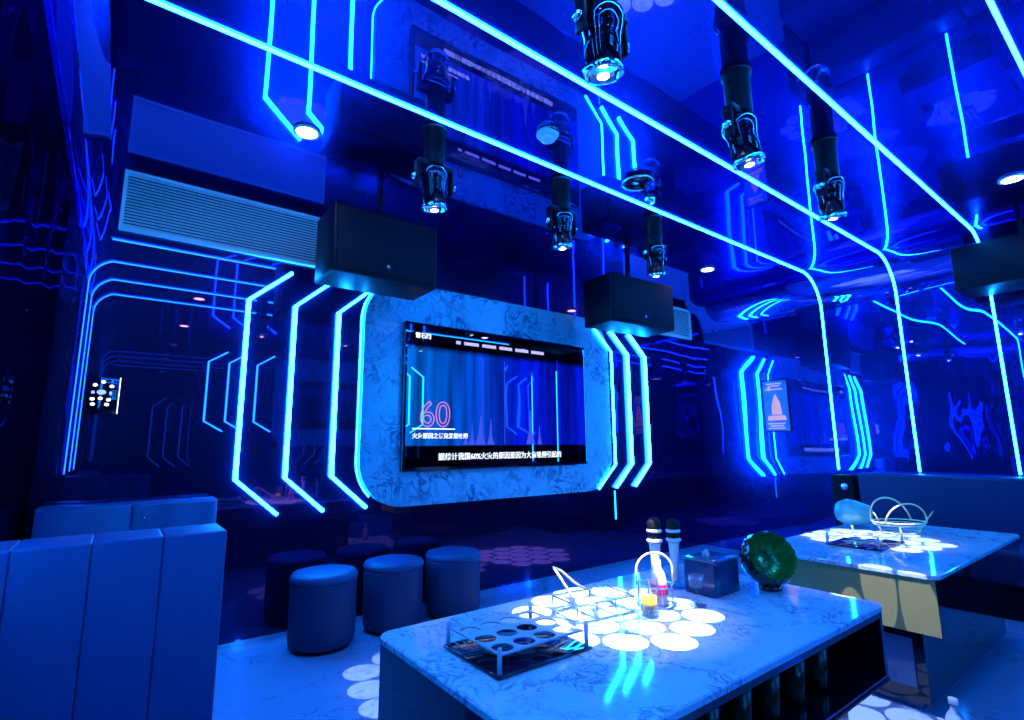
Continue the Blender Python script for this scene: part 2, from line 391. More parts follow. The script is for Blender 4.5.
for x, w, z0, z1 in ((2.34, .10, 1.16, 1.40), (2.26, .05, 1.16, 1.33), (2.44, .07, 1.16, 1.38), (2.86, .10, 1.16, 1.46), (2.96, .05, 1.16, 1.33), (2.20, .05, 1.16, 1.27)):
    shift(MB().prism([(x-w/2, z0), (x+w/2, z0), (x+w*.18, z0+(z1-z0)*.35), (x+w*.05, z1), (x-w*.05, z1-.02), (x-w*.2, z0+(z1-z0)*.35)], sy-.0035, sy-.0025), tx, TY, tz).build('flame', M['bluee'], scr, 'pale violet flame at the foot of the picture')
for x in (2.36, 2.58): shift(MB().box((x, sy-.0035, 1.16), (x+.005, sy-.0025, 1.86)), tx, TY, tz).build('light_shaft', M['bluee'], scr)
rt = thing('television', 'switched-off television on the rear wall, seen only in reflections', 'television', (2.85, YB+.03, 1.45))
MB().rbox((-.70, 0.002, 0), (.70, .05, .80), .008, 2).build('casing', M['piano'], rt)
rp = tag(MB().prism(rrect(1.98, 3.72, 1.18, 2.62, .25), YB+.002, YB+.028).build('stone_panel', M['panel']), 'rounded marble panel on the rear wall, seen only in reflections', 'wall panel')

# ------------------------------------------------------------------ air vents at the top of the screen wall
def vent(x0, x1, label):
    z0, z1 = 2.39, 2.755; y1 = DW-.002
    t = thing('air_vent', label, 'air vent', ((x0+x1)/2, y1, z0), group='air vents high on the screen wall')
    w = (x1-x0)/2; h = z1-z0
    f = MB()
    f.box((-w, -.03, 0), (w, 0, .022)); f.box((-w, -.03, h-.018), (w, 0, h)); f.box((-w, -.03, .022), (-w+.018, 0, h-.018)); f.box((w-.018, -.03, .022), (w, 0, h-.018))
    f.build('frame', M['vent'], t)
    MB().box((-w+.02, -.004, .024), (w-.02, -.001, h-.02)).build('backing', M['duct'], t, 'blue-grey duct behind the slats')
    sl = MB()
    k = 17
    for i in range(k):
        z = .034+(h-.060)*i/(k-1); T = Matrix.Translation((0, -.016, z)) @ Matrix.Rotation(math.radians(45), 4, 'X')
        sl.box((-w+.018, -.012, -.0012), (w-.018, .011, .0012), T)
    sl.build('slats', M['vent'], t)
    return t
vent(-.10, 1.03, 'long white slatted air vent above the left bracket lights')
vent(4.27, 5.43, 'white slatted air vent in the far corner, half hidden by a loudspeaker')

# ------------------------------------------------------------------ loudspeakers
def speaker(loc, rz, w, h, d, label):
    t = thing('loudspeaker', label, 'loudspeaker', loc, rz, 'wall loudspeakers under the ceiling')
    MB().rbox((-w/2, -d/2, 0), (w/2, d/2, h), .012, 2).build('cabinet', M['black'], t)
    MB().rbox((-w/2+.02, -d/2-.014, .02), (w/2-.02, -d/2-.0005, h-.02), .006, 2).build('grille', M['matte'], t)
    MB().box((-.10, -.05, h+.0005), (.10, .05, h+.012)).box((-.012, -.02, h+.012), (.012, .02, CEIL-loc[2]-.002)).build('bracket', M['black'], t)
    T = Matrix.Translation((0, -d/2-.0145, h*.18)) @ Matrix.Rotation(PI/2, 4, 'X')
    MB().lathe([(.012, 0), (.012, .003), (.009, .004)], 16, T).build('badge', M['chrome'], t, 'small silver badge')
    return t
speaker((1.235, 3.05, 2.155), 0, .68, .42, .34, 'black loudspeaker hung between the left vent and the television')
speaker((3.56, 2.95, 2.16), math.radians(-4), .78, .42, .34, 'black loudspeaker hung above right end of the television')
speaker((5.26, .62, 2.30), math.radians(90), .78, .34, .40, 'black loudspeaker at the right wall in front of the third strip')

# ------------------------------------------------------------------ gobo pendants
def gobo_light(name, loc, target, power, scale=1.0, col=(1, .86, 1)):
    li = bpy.data.lights.new(name, 'SPOT'); li.energy = power; li.spot_size = math.radians(34); li.spot_blend = 0.0
    li.shadow_soft_size = .0; li.color = col; li.use_nodes = True
    nt = li.node_tree; nt.nodes.clear(); N = nt.nodes.new; L = nt.links.new
    tc = N('ShaderNodeTexCoord'); sp = N('ShaderNodeSeparateXYZ'); L(tc.outputs['Normal'], sp.inputs[0])
    dx = N('ShaderNodeMath'); dx.operation = 'DIVIDE'; L(sp.outputs[0], dx.inputs[0]); L(sp.outputs[2], dx.inputs[1])
    dy = N('ShaderNodeMath'); dy.operation = 'DIVIDE'; L(sp.outputs[1], dy.inputs[0]); L(sp.outputs[2], dy.inputs[1])
    cb = N('ShaderNodeCombineXYZ'); L(dx.outputs[0], cb.inputs[0]); L(dy.outputs[0], cb.inputs[1])
    s = .087*scale; last = None
    cs = [(0, 0)]+[(s*math.cos(k*PI/3), s*math.sin(k*PI/3)) for k in range(6)]
    cs += [(2*s*math.cos(k*PI/3), 2*s*math.sin(k*PI/3)) for k in range(6)]
    cs += [(s*math.sqrt(3)*math.cos(PI/6+k*PI/3)*1.04, s*math.sqrt(3)*math.sin(PI/6+k*PI/3)*1.04) for k in range(6)]
    for c in cs:
        d = N('ShaderNodeVectorMath'); d.operation = 'DISTANCE'; L(cb.outputs[0], d.inputs[0]); d.inputs[1].default_value = (c[0], c[1], 0)
        if last is None: last = d.outputs['Value']
        else:
            mn = N('ShaderNodeMath'); mn.operation = 'MINIMUM'; L(last, mn.inputs[0]); L(d.outputs['Value'], mn.inputs[1]); last = mn.outputs[0]
    mr = N('ShaderNodeMapRange'); mr.inputs['From Min'].default_value = .0425*scale; mr.inputs['From Max'].default_value = .0405*scale; mr.inputs['To Min'].default_value = .0025
    L(last, mr.inputs['Value'])
    ln = N('ShaderNodeVectorMath'); ln.operation = 'LENGTH'; L(cb.outputs[0], ln.inputs[0])
    sp2 = N('ShaderNodeMapRange'); sp2.inputs['From Min'].default_value = .25; sp2.inputs['From Max'].default_value = .10; sp2.inputs['To Max'].default_value = .13
    L(ln.outputs['Value'], sp2.inputs['Value']); mm = N('ShaderNodeMath'); mm.operation = 'MAXIMUM'; L(mr.outputs[0], mm.inputs[0]); L(sp2.outputs[0], mm.inputs[1])
    e = N('ShaderNodeEmission'); L(mm.outputs[0], e.inputs['Strength']); o = N('ShaderNodeOutputLight'); L(e.outputs[0], o.inputs[0])
    ob = bpy.data.objects.new(name, li); C.objects.link(ob); ob.location = loc
    ob.rotation_euler = (Vector(target)-Vector(loc)).to_track_quat('-Z', 'Y').to_euler()
    return ob
def pendant_parts(t, tilt):
    MB().lathe([(.066, .45), (.066, .430), (.056, .428), (.056, .24), (.048, .225)], 24).build('mount', M['black'], t)
    y = MB(); y.rbox((-.105, -.030, .215), (.105, .030, .250), .008, 2)
    y.rbox((-.105, -.022, .10), (-.093, .022, .225), .004, 2); y.rbox((.093, -.022, .10), (.105, .022, .225), .004, 2)
    y.build('yoke', M['black'], t)
    for s in (-1, 1):
        T = Matrix.Translation((s*.106, 0, .150)) @ Matrix.Rotation(s*PI/2, 4, 'Y')
        MB().lathe([(.016, 0), (.018, .008), (.014, .020), (.0, .022)], 14, T).build('knob', M['chrome'], t)
    T = Matrix.Translation((0, 0, .15)) @ tilt
    MB().lathe([(.045, .075), (.070, .060), (.074, .03), (.068, .0), (.062, -.03), (.060, -.125)], 28, T).build('barrel', M['piano'], t)
    ln = MB().lathe([(.061, -.124), (.067, -.126), (.067, -.143), (.055, -.145), (.055, -.128)], 28, T).build('lens_ring', M['chrome'], t)
    T2 = T
    MB().lathe([(.020, -.147), (.020, -.150), (.012, -.153), (0, -.154)], 18, T2).build('bulb', M['lens'], ln, 'bright white lens')
    MB().lathe([(.0615, -.02), (.0645, -.018), (.0645, -.012), (.0615, -.010)], 28, T).build('band', M['chrome'], t)
spots = [((1.17, 1.03), (1.37, 1.25, .6), .90, 'nearest the camera, above the first table', 1050),
         ((2.09, 1.06), (2.60, .88, 0), .86, 'middle one of the nearer row', 560),
         ((3.00, 1.06), (3.52, 1.23, .6), .95, 'right-hand one of the nearer row', 700),
         ((1.20, 2.245), (1.44, 2.52, 0), 1.0, 'beside the left loudspeaker', 420),
         ((2.10, 2.245), (2.50, 2.62, 0), 1.0, 'middle one of the row nearer the television', 900),
         ((3.02, 2.245), (3.55, 2.63, 0), 1.0, 'in front of the right vent loudspeaker', 1500)]
for (x, y), tg, sc, w, pw in spots:
    t = thing('projector_lamp', 'black ceiling pendant projector lamp with lit lens, '+w, 'lamp', (x, y, CEIL-.4515), 0, 'pendant projector lamps')
    d = Vector(tg)-Vector((x, y, CEIL-.30)); q = Vector((0, 0, -1)).rotation_difference(d.normalized()).to_matrix().to_4x4()
    pendant_parts(t, q)
    g = gobo_light('projector_beam', Vector((x, y, CEIL-.30))+d.normalized()*.16, tg, pw, sc); 

# ------------------------------------------------------------------ small ceiling fittings
for (x, y), w in (((.66, 2.66), 'above the left loudspeaker'), ((4.38, 2.66), 'beyond the right loudspeaker'), ((4.41, .52), 'at the right edge of the photo'),
                  ((.60, .62), 'above the camera, seen in the screen wall'), ((.60, -1.0), 'near the rear wall, seen in the screen wall')):
    t = thing('downlight', 'small bright white recessed downlight, '+w, 'downlight', (x, y, CEIL-.001), 0, 'recessed downlights')
    MB().lathe([(.068, -.002), (.068, -.010), (.054, -.012), (.052, -.003)], 28).build('trim_ring', M['white'], t)
    MB().lathe([(.050, -.003), (.050, -.010), (.03, -.016), (0, -.018)], 24).build('lamp', M['lamp'], t)
t = thing('smoke_detector', 'round white smoke detector on the ceiling above the television', 'smoke detector', (1.70, 1.91, CEIL-.001))
MB().lathe([(.060, -.001), (.060, -.018), (.050, -.030)], 28).build('base', M['white'], t)
MB().lathe([(.040, -.0305), (.038, -.045), (.020, -.052), (0, -.053)], 24).build('sensor_cap', M['white'], t)
MB().box((-.03, -.0615, -.016), (.03, -.0575, -.008)).build('slot', M['matte'], t)
t = thing('effect_light', 'round black ceiling effect light with chrome ring and small ball head', 'effect light', (2.49, 1.95, CEIL-.001))
MB().lathe([(.085, -.001), (.085, -.020), (.070, -.030), (.0, -.031)], 28).build('base', M['piano'], t)
MB().tube([(.095*math.cos(a), .095*math.sin(a), -.024) for a in [2*PI*k/32 for k in range(32)]], .006, 8, True).build('ring', M['chrome'], t)
MB().tube([(.06, .0, -.034), (.13, .03, -.05), (.17, .05, -.04)], .007, 8).build('arm', M['black'], t)
MB().lathe([(0, -.035), (.025, -.027), (.036, -.0), (.025, .025), (0, .035)], 20, Matrix.Translation((.20, .06, -.045))).build('ball_head', M['chrome'], t)

# ------------------------------------------------------------------ wall control panel and poster
t = thing('touch_panel', 'small black wall touch panel with glowing white and blue icons', 'control panel', (-.082, DW-.001, 1.355))
MB().rbox((-.064, -.018, -.02), (.070, -.001, .185), .005, 2).build('case', M['piano'], t)
def disc(mb, x, z, rx_, rz_, y0=-.0215, y1=-.0185, n=16): return mb.prism([(x+rx_*math.cos(2*PI*k/n), z+rz_*math.sin(2*PI*k/n)) for k in range(n)], y0, y1)
for x, z in ((0, .156), (-.034, .138), (.038, .134), (-.04, .062), (-.006, .066), (.030, .060), (-.036, .034), (.024, .034)):
    disc(MB(), x, z, .010, .008).build('icon', M['icon'], t, 'white icon')
for x, z, a, b_ in ((-.004, .100, .020, .013), (-.040, .098, .008, .008), (.036, .096, .006, .010)): disc(MB(), x, z, a, b_).build('icon', M['iconb'], t, 'blue icon')
MB().box((.0715, -.012, -.015), (.0745, -.002, .185)).build('edge_strip', M['icon'], t, 'thin lit edge')

t = thing('poster', 'small blue and pink poster on the right wall, its print given added glow', 'poster', (XR-.001, 2.69, 1.27), -PI/2)
# local x runs along the wall (towards the rear), local -y faces the room
MB().box((-.135, -.012, 0), (.135, -.001, .55)).build('frame', M['black'], t)
pm, n_, l_ = newmat('poster_print')
b = n_.new('ShaderNodeBsdfPrincipled'); o = n_.new('ShaderNodeOutputMaterial'); tc = n_.new('ShaderNodeTexCoord'); no = n_.new('ShaderNodeTexNoise')
no.inputs['Scale'].default_value = 14; l_.new(tc.outputs['Object'], no.inputs[0]); rp_ = n_.new('ShaderNodeMix'); rp_.data_type = 'RGBA'
rp_.inputs['A'].default_value = (.02, .08, .5, 1); rp_.inputs['B'].default_value = (.3, .3, .7, 1); l_.new(no.outputs['Fac'], rp_.inputs['Factor'])
l_.new(rp_.outputs['Result'], b.inputs['Base Color']); l_.new(b.outputs[0], o.inputs[0])
pp = MB().box((-.125, -.0145, .012), (.125, -.0125, .538)).build('print', pm, t)
pg = emat('poster_pink_glow', (.70, .50, .95), .8); pw_ = emat('poster_white_glow', (.5, .5, 1), .8)  # glow added to the poster's motif and lettering to brighten it
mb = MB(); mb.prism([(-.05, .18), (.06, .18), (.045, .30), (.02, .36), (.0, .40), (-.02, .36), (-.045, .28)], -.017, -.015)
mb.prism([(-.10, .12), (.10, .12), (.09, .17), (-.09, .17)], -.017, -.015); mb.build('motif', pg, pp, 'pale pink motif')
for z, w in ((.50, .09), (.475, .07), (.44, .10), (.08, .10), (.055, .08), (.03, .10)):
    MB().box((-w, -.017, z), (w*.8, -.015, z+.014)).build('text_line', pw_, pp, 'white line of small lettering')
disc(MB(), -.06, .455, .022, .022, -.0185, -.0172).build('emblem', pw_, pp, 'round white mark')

# ------------------------------------------------------------------ cabinet at the left of the screen wall
t = thing('low_cabinet', 'low dark blue two-door cabinet against screen wall behind left sofa', 'cabinet', (.10, DW-.20, 0))
MB().rbox((-.375, -.02, .012), (.385, .18, .87), .004, 2).build('body', M['cab'], t)
MB().box((-.37, -.01, 0), (.37, .17, .0115)).build('plinth', M['black'], t)
for s in (-1, 1):
    d_ = MB().rbox((min(s*.003, s*.373), -.038, .04), (max(s*.003, s*.373), -.0205, .862), .003, 2).build('door', M['cab'], t)
    if s > 0: MB().lathe([(.004, 0), (.009, .010), (.007, .016), (0, .018)], 14, Matrix.Translation((.05, -.0385, .80)) @ Matrix.Rotation(PI/2, 4, 'X')).build('knob', M['chrome'], d_)

# ------------------------------------------------------------------ sofas
def channels(mb, u0, u1, w, fn):
    k = max(1, round((u1-u0)/w)); st = (u1-u0)/k
    for i in range(k): fn(mb, u0+i*st, u0+(i+1)*st)
t = thing('sofa', 'dark blue channel-tufted sofa along the left wall with tall end panel', 'sofa', (0, 0, 0))
e = MB()
channels(e, XL+.02, .258, .138, lambda m_, a, b: m_.rbox((a, 1.595, .06), (b, 1.77, .935), .006, 3))
e.build('end_panel', M['sofa'], t, 'tall tufted panel facing the camera')
e = MB()
for y0, y1 in ((-1.6, -.8), (-.795, .40), (.405, 1.59)): e.rbox((XL+.185, y0, .25), (.30, y1, .455), .035, 4)
e.build('seat', M['sofa'], t)
e = MB(); channels(e, -1.6, .55, .20, lambda m_, a, b: m_.rbox((XL+.005, a, .2), (XL+.18, b, .90), .03, 3)); e.build('backrest', M['sofa'], t)
MB().box((XL+.03, -1.6, .001), (.25, 1.58, .248)).build('base', M['black'], t)
t = thing('sofa', 'long dark blue tufted sofa along the right wall beyond second table', 'sofa', (0, 0, 0))
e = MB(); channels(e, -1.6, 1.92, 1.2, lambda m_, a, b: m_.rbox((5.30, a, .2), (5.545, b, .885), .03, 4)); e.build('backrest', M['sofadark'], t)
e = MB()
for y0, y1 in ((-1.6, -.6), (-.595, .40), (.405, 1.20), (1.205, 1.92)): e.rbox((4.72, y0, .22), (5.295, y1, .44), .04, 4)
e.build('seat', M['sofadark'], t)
MB().box((4.78, -1.58, .001), (5.50, 1.90, .218)).build('base', M['black'], t)

# slim pedestal at the sofa's end
t = thing('pedestal', 'slim black pedestal with round silver cap at right sofa end', 'pedestal', (5.40, 2.05, 0))
MB().rbox((-.09, -.09, .001), (.09, .09, .86), .01, 2).build('column', M['matte'], t)
MB().lathe([(.032, 0), (.032, .008), (.022, .014), (0, .016)], 20, Matrix.Translation((-.0915, -.02, .76)) @ Matrix.Rotation(-PI/2, 4, 'Y')).build('cap', M['chrome'], t, 'round silver cap')

# ------------------------------------------------------------------ stools
def stool(loc, label):
    t = thing('round_stool', label, 'stool', loc, 0, 'round stools before the screen wall')
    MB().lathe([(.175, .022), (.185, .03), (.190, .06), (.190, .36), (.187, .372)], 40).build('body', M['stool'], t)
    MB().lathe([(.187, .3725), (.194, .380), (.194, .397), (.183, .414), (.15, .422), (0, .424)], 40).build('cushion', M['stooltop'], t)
    MB().lathe([(.165, .001), (.165, .0215)], 32).build('foot_ring', M['black'], t)
    return t
s0 = stool((1.075, 3.30, 0), 'round blue-black stool, nearest the camera in the row of three')
dup(s0, (1.535, 3.33, 0), .3, 'round blue-black stool in the middle of the row of three')
dup(s0, (1.985, 3.33, 0), .7, 'round blue-black stool under left half of the television')

# ------------------------------------------------------------------ tables
def table(x0, x1, y0, y1, apron_mat, label, niche):
    cx, cy = (x0+x1)/2, (y0+y1)/2
    t = thing('marble_table', label, 'table', (cx, cy, 0)); w, d = (x1-x0)/2, (y1-y0)/2
    tb = MB(); poly = rrect(-w, w, -d, d, .045, 6); inner = rrect(-w+.004, w-.004, -d+.004, d-.004, .041, 6)
    n = len(poly)
    vs = [(p[0], p[1], .582) for p in poly]+[(p[0], p[1], .596) for p in poly]+[(p[0], p[1], .600) for p in inner]
    fs = [list(range(n))[::-1]]+[(i, (i+1) % n, n+(i+1) % n, n+i) for i in range(n)]+[(n+i, n+(i+1) % n, 2*n+(i+1) % n, 2*n+i) for i in range(n)]+[[2*n+i for i in range(n)]]
    tb.add(vs, fs).build('tabletop', M['top'], t)
    a = .012; W, D = w-a, d-a
    if niche:   # open shelf towards the front
        ap = MB(); ap.box((-W, -D+.30, .36), (W, D, .5815)); ap.box((-W, -D, .36), (-W+.02, -D+.30, .5815)); ap.box((W-.02, -D, .36), (W, -D+.30, .5815))
        ap.box((-W+.02, -D, .36), (W-.02, -D+.30, .375)); ap.box((-W+.02, -D, .555), (W-.02, -D+.30, .5815)); ap.build('apron', apron_mat, t)
        MB().box((-W, -D-.004, .357), (W, -D-.0005, .364)).build('edge_trim', M['black'], t)
    else:
        ap = MB().box((-W, -D, .355), (W, D, .5815)).build('apron', M['piano'], t)
        MB().box((-W-.004, -D+.002, .356), (-W-.0005, D-.002, .580)).build('cladding', apron_mat, t, 'brassy green-grey metal end face')
    MB().box((-W+.10 if not niche else -W, -D+.10, .04), (W-.10, D-(.10 if not niche else 0), .3545 if not niche else .3595)).build('pedestal', M['piano'], t)
    MB().box((-W+.14 if not niche else -W+.02, -D+.14, .001), (W-.14, D-.14 if not niche else D-.02, .0395)).build('plinth', M['kick'], t)
    if not niche:
        MB().box((-W+.092, -D+.14, .10), (-W+.0995, -D+.34, .30)).build('side_panel', M['kick'], t, 'glossy blue inset panel')
    return t
table(.672, 2.18, .745, 1.575, M['piano'], 'long marble-topped black table in front, lit by white projected discs', True)
table(2.765, 4.385, .745, 1.575, M['bronze'], 'marble-topped table with brassy metal end face near the right sofa', False)

# green tumblers in the shelf
def tumbler():
    t = thing('tumbler', '', 'glass'); 
    MB().lathe([(.026, 0), (.028, .02), (.034, .11), (.032, .11), (.025, .012), (0, .010)], 20).build('body', M['dkgreen'], t)
    return t
posn = ['nearest the camera', 'second from the camera', 'third from the camera', 'fourth from the camera', 'fifth from the camera', 'furthest from the camera']
t0 = None
for i in range(6):
    o = MB().lathe([(0, 0), (.028, 0), (.030, .02), (.037, .13), (.034, .13), (.027, .012), (0, .010)], 20).build('tumbler', M['dkgreen'])
    o.location = (1.10+i*.155, .86, .376)
    tag(o, 'dark green tumbler on the shelf under first table, '+posn[i], 'glass', 'green tumblers on the table shelf')

# ------------------------------------------------------------------ glass racks
def holed_plate(mb, w, d, z0, z1, nx, ny, r, seg=20):
    """plate with nx*ny round holes"""
    cw, cd = 2*w/nx, 2*d/ny
    for i in range(nx):
        for j in range(ny):
            cx, cy = -w+cw*(i+.5), -d+cd*(j+.5); ring = []; out = []
            for k in range(seg):
                a = 2*PI*(k+.5)/seg; c, s = math.cos(a), math.sin(a); m_ = max(abs(c)/(cw/2), abs(s)/(cd/2))
                ring.append((cx+r*c, cy+r*s)); out.append((cx+c/m_, cy+s/m_))
            crn = {}
            vs = []; 
            for z in (z0, z1): vs += [(p[0], p[1], z) for p in ring]+[(p[0], p[1], z) for p in out]
            o = len(mb.v); mb.v += [Vector(v) for v in vs]
            for k in range(seg):
                k2 = (k+1) % seg
                for b_ in (0, 2*seg):
                    mb.f.append([o+b_+k, o+b_+k2, o+b_+seg+k2, o+b_+seg+k]); mb.sm.append(False)
                mb.f.append([o+k, o+k2, o+2*seg+k2, o+2*seg+k]); mb.sm.append(True)
                # corner fillers
                p, q = out[k], out[k2]
                if abs(p[0]-q[0]) > 1e-6 and abs(p[1]-q[1]) > 1e-6:
                    X = cx+(cw/2 if p[0]+q[0] > 2*cx else -cw/2); Y = cy+(cd/2 if p[1]+q[1] > 2*cy else -cd/2)
                    for b_, z in ((0, z0), (2*seg, z1)):
                        mb.v.append(Vector((X, Y, z))); mb.f.append([o+b_+seg+k, o+b_+seg+k2, len(mb.v)-1]); mb.sm.append(False)
    mb.box((-w, -d, z0), (w, -d+.001, z1)).box((-w, d-.001, z0), (w, d, z1)).box((-w, -d, z0), (-w+.001, d, z1)).box((w-.001, -d, z0), (w, d, z1))
    return mb
RACK_EDGE = pmat('frosted_acrylic', (.55, .72, .95), .2, trans=.35)
def rack(loc, rz, w, d, label):
    t = thing('glass_rack', label, 'glass rack', loc, rz)
    MB().rbox((-w-.012, -d-.012, .001), (w+.012, d+.012, .010), .003, 2).build('base_plate', M['piano'], t, 'black base plate')
    holed_plate(MB(), w-.006, d-.006, .046, .050, 4, 3, min(.031, w/4*.82)).build('holder_plate', RACK_EDGE, t, 'clear plate with round holes')
    for sx_ in (-1, 1):
        for sy_ in (-1, 1):
            MB().lathe([(.006, .0105), (.006, .066), (.004, .070), (0, .071)], 12, Matrix.Translation((sx_*(w+.001), sy_*(d+.001), 0))).build('post', RACK_EDGE, t)
    return t
rack((.93, 1.215, .600), 0, .145, .120, 'empty twelve-hole acrylic glass rack on the front corner of first table')
rack((3.34, 1.205, .600), 0, .17, .12, 'low acrylic glass rack with black base on the second table')

# ------------------------------------------------------------------ wire baskets
def arc(cx, cy, cz, rx, rz, a0, a1, n, yaw=0., lean=0.):
    out = []
    for k in range(n+1):
        a = math.radians(a0+(a1-a0)*k/n); x, z = rx*math.cos(a), rz*math.sin(a)
        y = -z*math.sin(lean); z2_ = z*math.cos(lean)
        out.append((cx+x*math.cos(yaw)-y*math.sin(yaw), cy+x*math.sin(yaw)+y*math.cos(yaw), cz+z2_))
    return out
t = thing('wire_basket', 'open rectangular wire basket with raised handle amid the white discs', 'basket', (1.315, 1.30, .600), math.radians(-8))
mb = MB(); W, D = .115, .070
for z in (.006, .055): mb.tube([(-W, -D, z), (W, -D, z), (W, D, z), (-W, D, z)], .0028, 6, True)
for x in (-W, -W/3, W/3, W):
    mb.tube([(x, -D, .006), (x, -D, .055)], .002, 6); mb.tube([(x, D, .006), (x, D, .055)], .002, 6); mb.tube([(x, -D, .006), (x, D, .006)], .002, 6)
mb.build('wires', M['chrome'], t)
MB().tube([(-W, -D, .056), (-W-.015, -D*.6, .10), (-W-.035, -.01, .150), (-W-.030, .015, .158), (-W+.02, .04, .135), (-W+.09, D, .085), (-W+.14, D, .056)], .0042, 8).build('handle', M['gold'], t)
t = thing('bottle_carrier', 'small round wire carrier with tall arched handle beside the microphones', 'basket', (1.545, 1.225, .600), math.radians(-30))
mb = MB()
for z in (.006, .07): mb.tube([(.062*math.cos(2*PI*k/24), .062*math.sin(2*PI*k/24), z) for k in range(24)], .0026, 6, True)
for k in range(8): a = 2*PI*k/8; mb.tube([(.062*math.cos(a), .062*math.sin(a), .006), (.062*math.cos(a), .062*math.sin(a), .07)], .002, 6)
mb.build('wires', M['chrome'], t)
mb = MB(); mb.tube([(-.066, 0, .07), (-.066, 0, .11)]+arc(0, 0, .115, .066, .06, 180, 0, 14)+[(.066, 0, .11), (.066, 0, .07)], .0045, 8)
mb.build('handle', M['gold'], t)
t = thing('wire_basket', 'large round pale gold wire basket with two arched handles on second table', 'basket', (3.93, 1.22, .600), math.radians(-35))
mb = MB()
for z, r in ((.05, .14), (.065, .15)): mb.tube([(r*math.cos(2*PI*k/28), r*.8*math.sin(2*PI*k/28), z) for k in range(28)], .0042, 6, True)
for k in range(6): a = 2*PI*k/6; mb.tube([(.11*math.cos(a), .09*math.sin(a), .004), (.14*math.cos(a), .112*math.sin(a), .05)], .004, 6)
mb.tube([(.11*math.cos(2*PI*k/20), .09*math.sin(2*PI*k/20), .005) for k in range(20)], .003, 6, True)
mb.build('wires', M['gold'], t)
MB().tube(arc(0, -.06, .065, .13, .12, 180, 0, 18, 0, .25), .0052, 8).build('handle', M['gold'], t)
MB().tube(arc(0, .06, .065, .13, .14, 180, 0, 18, 0, -.25), .0052, 8).build('handle', M['gold'], t)
for s in (-1, 1): MB().tube([(s*.14, -.03, .06), (s*.19, -.05, .13)], .004, 6).build('prong', M['gold'], t)

# ------------------------------------------------------------------ microphones standing head up
def mic(loc, label, k=1.):
    t = thing('microphone', label, 'microphone', loc, 0, 'upright microphones on the first table')
    MB().lathe([(.034, .0005), (.036, .006), (.024, .012), (.021, .03)], 24).build('stand', M['acr'], t)
    MB().lathe([(.016, .031), (.0165, .12), (.020, .175), (.022, .186)], 24).build('handle', M['white'], t, 'pale handle')
    MB().lathe([(.0225, .1865), (.029, .190), (.029, .198), (.0225, .201)], 24).build('ring', M['white'], t, 'pale ring')
    MB().lathe([(.0225, .2015), (.0245, .208), (.0245, .219), (.0225, .2225)], 24).build('collar', M['black'], t)
    MB().lathe([(.0225, .223), (.028, .226), (.028, .233), (.0225, .236)], 24).build('ring', M['white'], t, 'pale ring')
    MB().lathe([(.0225, .2365), (.026, .244), (.026, .262), (.019, .274), (0, .279)], 24).build('head', M['matte'], t, 'black mesh head')
    return t
m0 = mic((1.65, 1.30, .600), 'microphone standing upright behind the arched wire carrier')
m1 = dup(m0, (1.79, 1.318, .600), 0, 'microphone standing upright behind the dark tissue box'); m1.scale = (1, 1, .93)

# ------------------------------------------------------------------ drinks and small things among the discs
t = thing('drink_glass', 'clear glass holding bright yellow drink in front of the microphones', 'glass', (1.435, 1.165, .600))
MB().lathe([(0, .0), (.026, .0), (.028, .01), (.034, .14), (.032, .14), (.026, .014), (0, .012)], 24).build('tumbler', M['glass'], t)
MB().lathe([(0, .0125), (.0245, .0125), (.0275, .062), (0, .0625)], 24).build('drink', M['yellow'], t, 'yellow drink')
t = thing('drink_glass', 'empty stemmed clear glass between yellow drink and tissue box', 'glass', (1.655, 1.135, .600))
MB().lathe([(0, 0), (.030, .0), (.030, .003), (.005, .008), (.004, .05), (.022, .062), (.028, .10), (.026, .10), (.020, .066), (0, .058)], 24).build('bowl_and_stem', M['glass'], t)
t = thing('drink_bottle', 'small pale bottle with red label inside the arched wire carrier', 'bottle', (1.555, 1.215, .6095))
MB().lathe([(0, 0), (.026, 0), (.027, .07), (.020, .10), (.010, .115), (.010, .14), (0, .14)], 24).build('body', M['pink'], t)
MB().lathe([(.0275, .028), (.0280, .030), (.0280, .062), (.0275, .064)], 24).build('label_band', M['red'], t, 'red label')
for i, (x, y) in enumerate(((1.20, 1.20), (1.27, 1.10), (1.40, 1.13))):
    o = MB().lathe([(0, 0), (.022, 0), (.023, .008), (.028, .052), (.026, .052), (.021, .010), (0, .009)], 22).build('shot_glass', M['glass'])
    o.location = (x, y, .6005)
    tag(o, ('small clear glass left of the other two among the white discs', 'small clear glass nearest the camera among the white discs', 'small clear glass in front of the yellow drink')[i], 'glass', 'small clear glasses among the discs')

t = thing('tissue_box', 'dark glossy blue tissue box at the far end of first table', 'tissue box', (1.852, 1.20, .6005), math.radians(0))
MB().rbox((-.082, -.065, 0), (.082, .065, .118), .006, 2).build('box', M['tbox'], t)
MB().rbox((-.084, -.067, .1185), (.084, .067, .128), .003, 2).build('lid', M['tboxtop'], t)
mb = MB()
for k, (a, h) in enumerate(((0, .035), (1.1, .028), (2.2, .031))):
    T = Matrix.Translation((-.03, 0, .1285)) @ Matrix.Rotation(a, 4, 'Z')
    mb.add([T @ Vector(p) for p in ((-.016, -.003, 0), (.016, .003, 0), (.010, .010, h*.6), (-.004, .002, h), (-.014, -.008, h*.5))], [(0, 1, 2, 3, 4)], True)
mb.build('tissue', M['tissue'], t, 'white tissue tip')

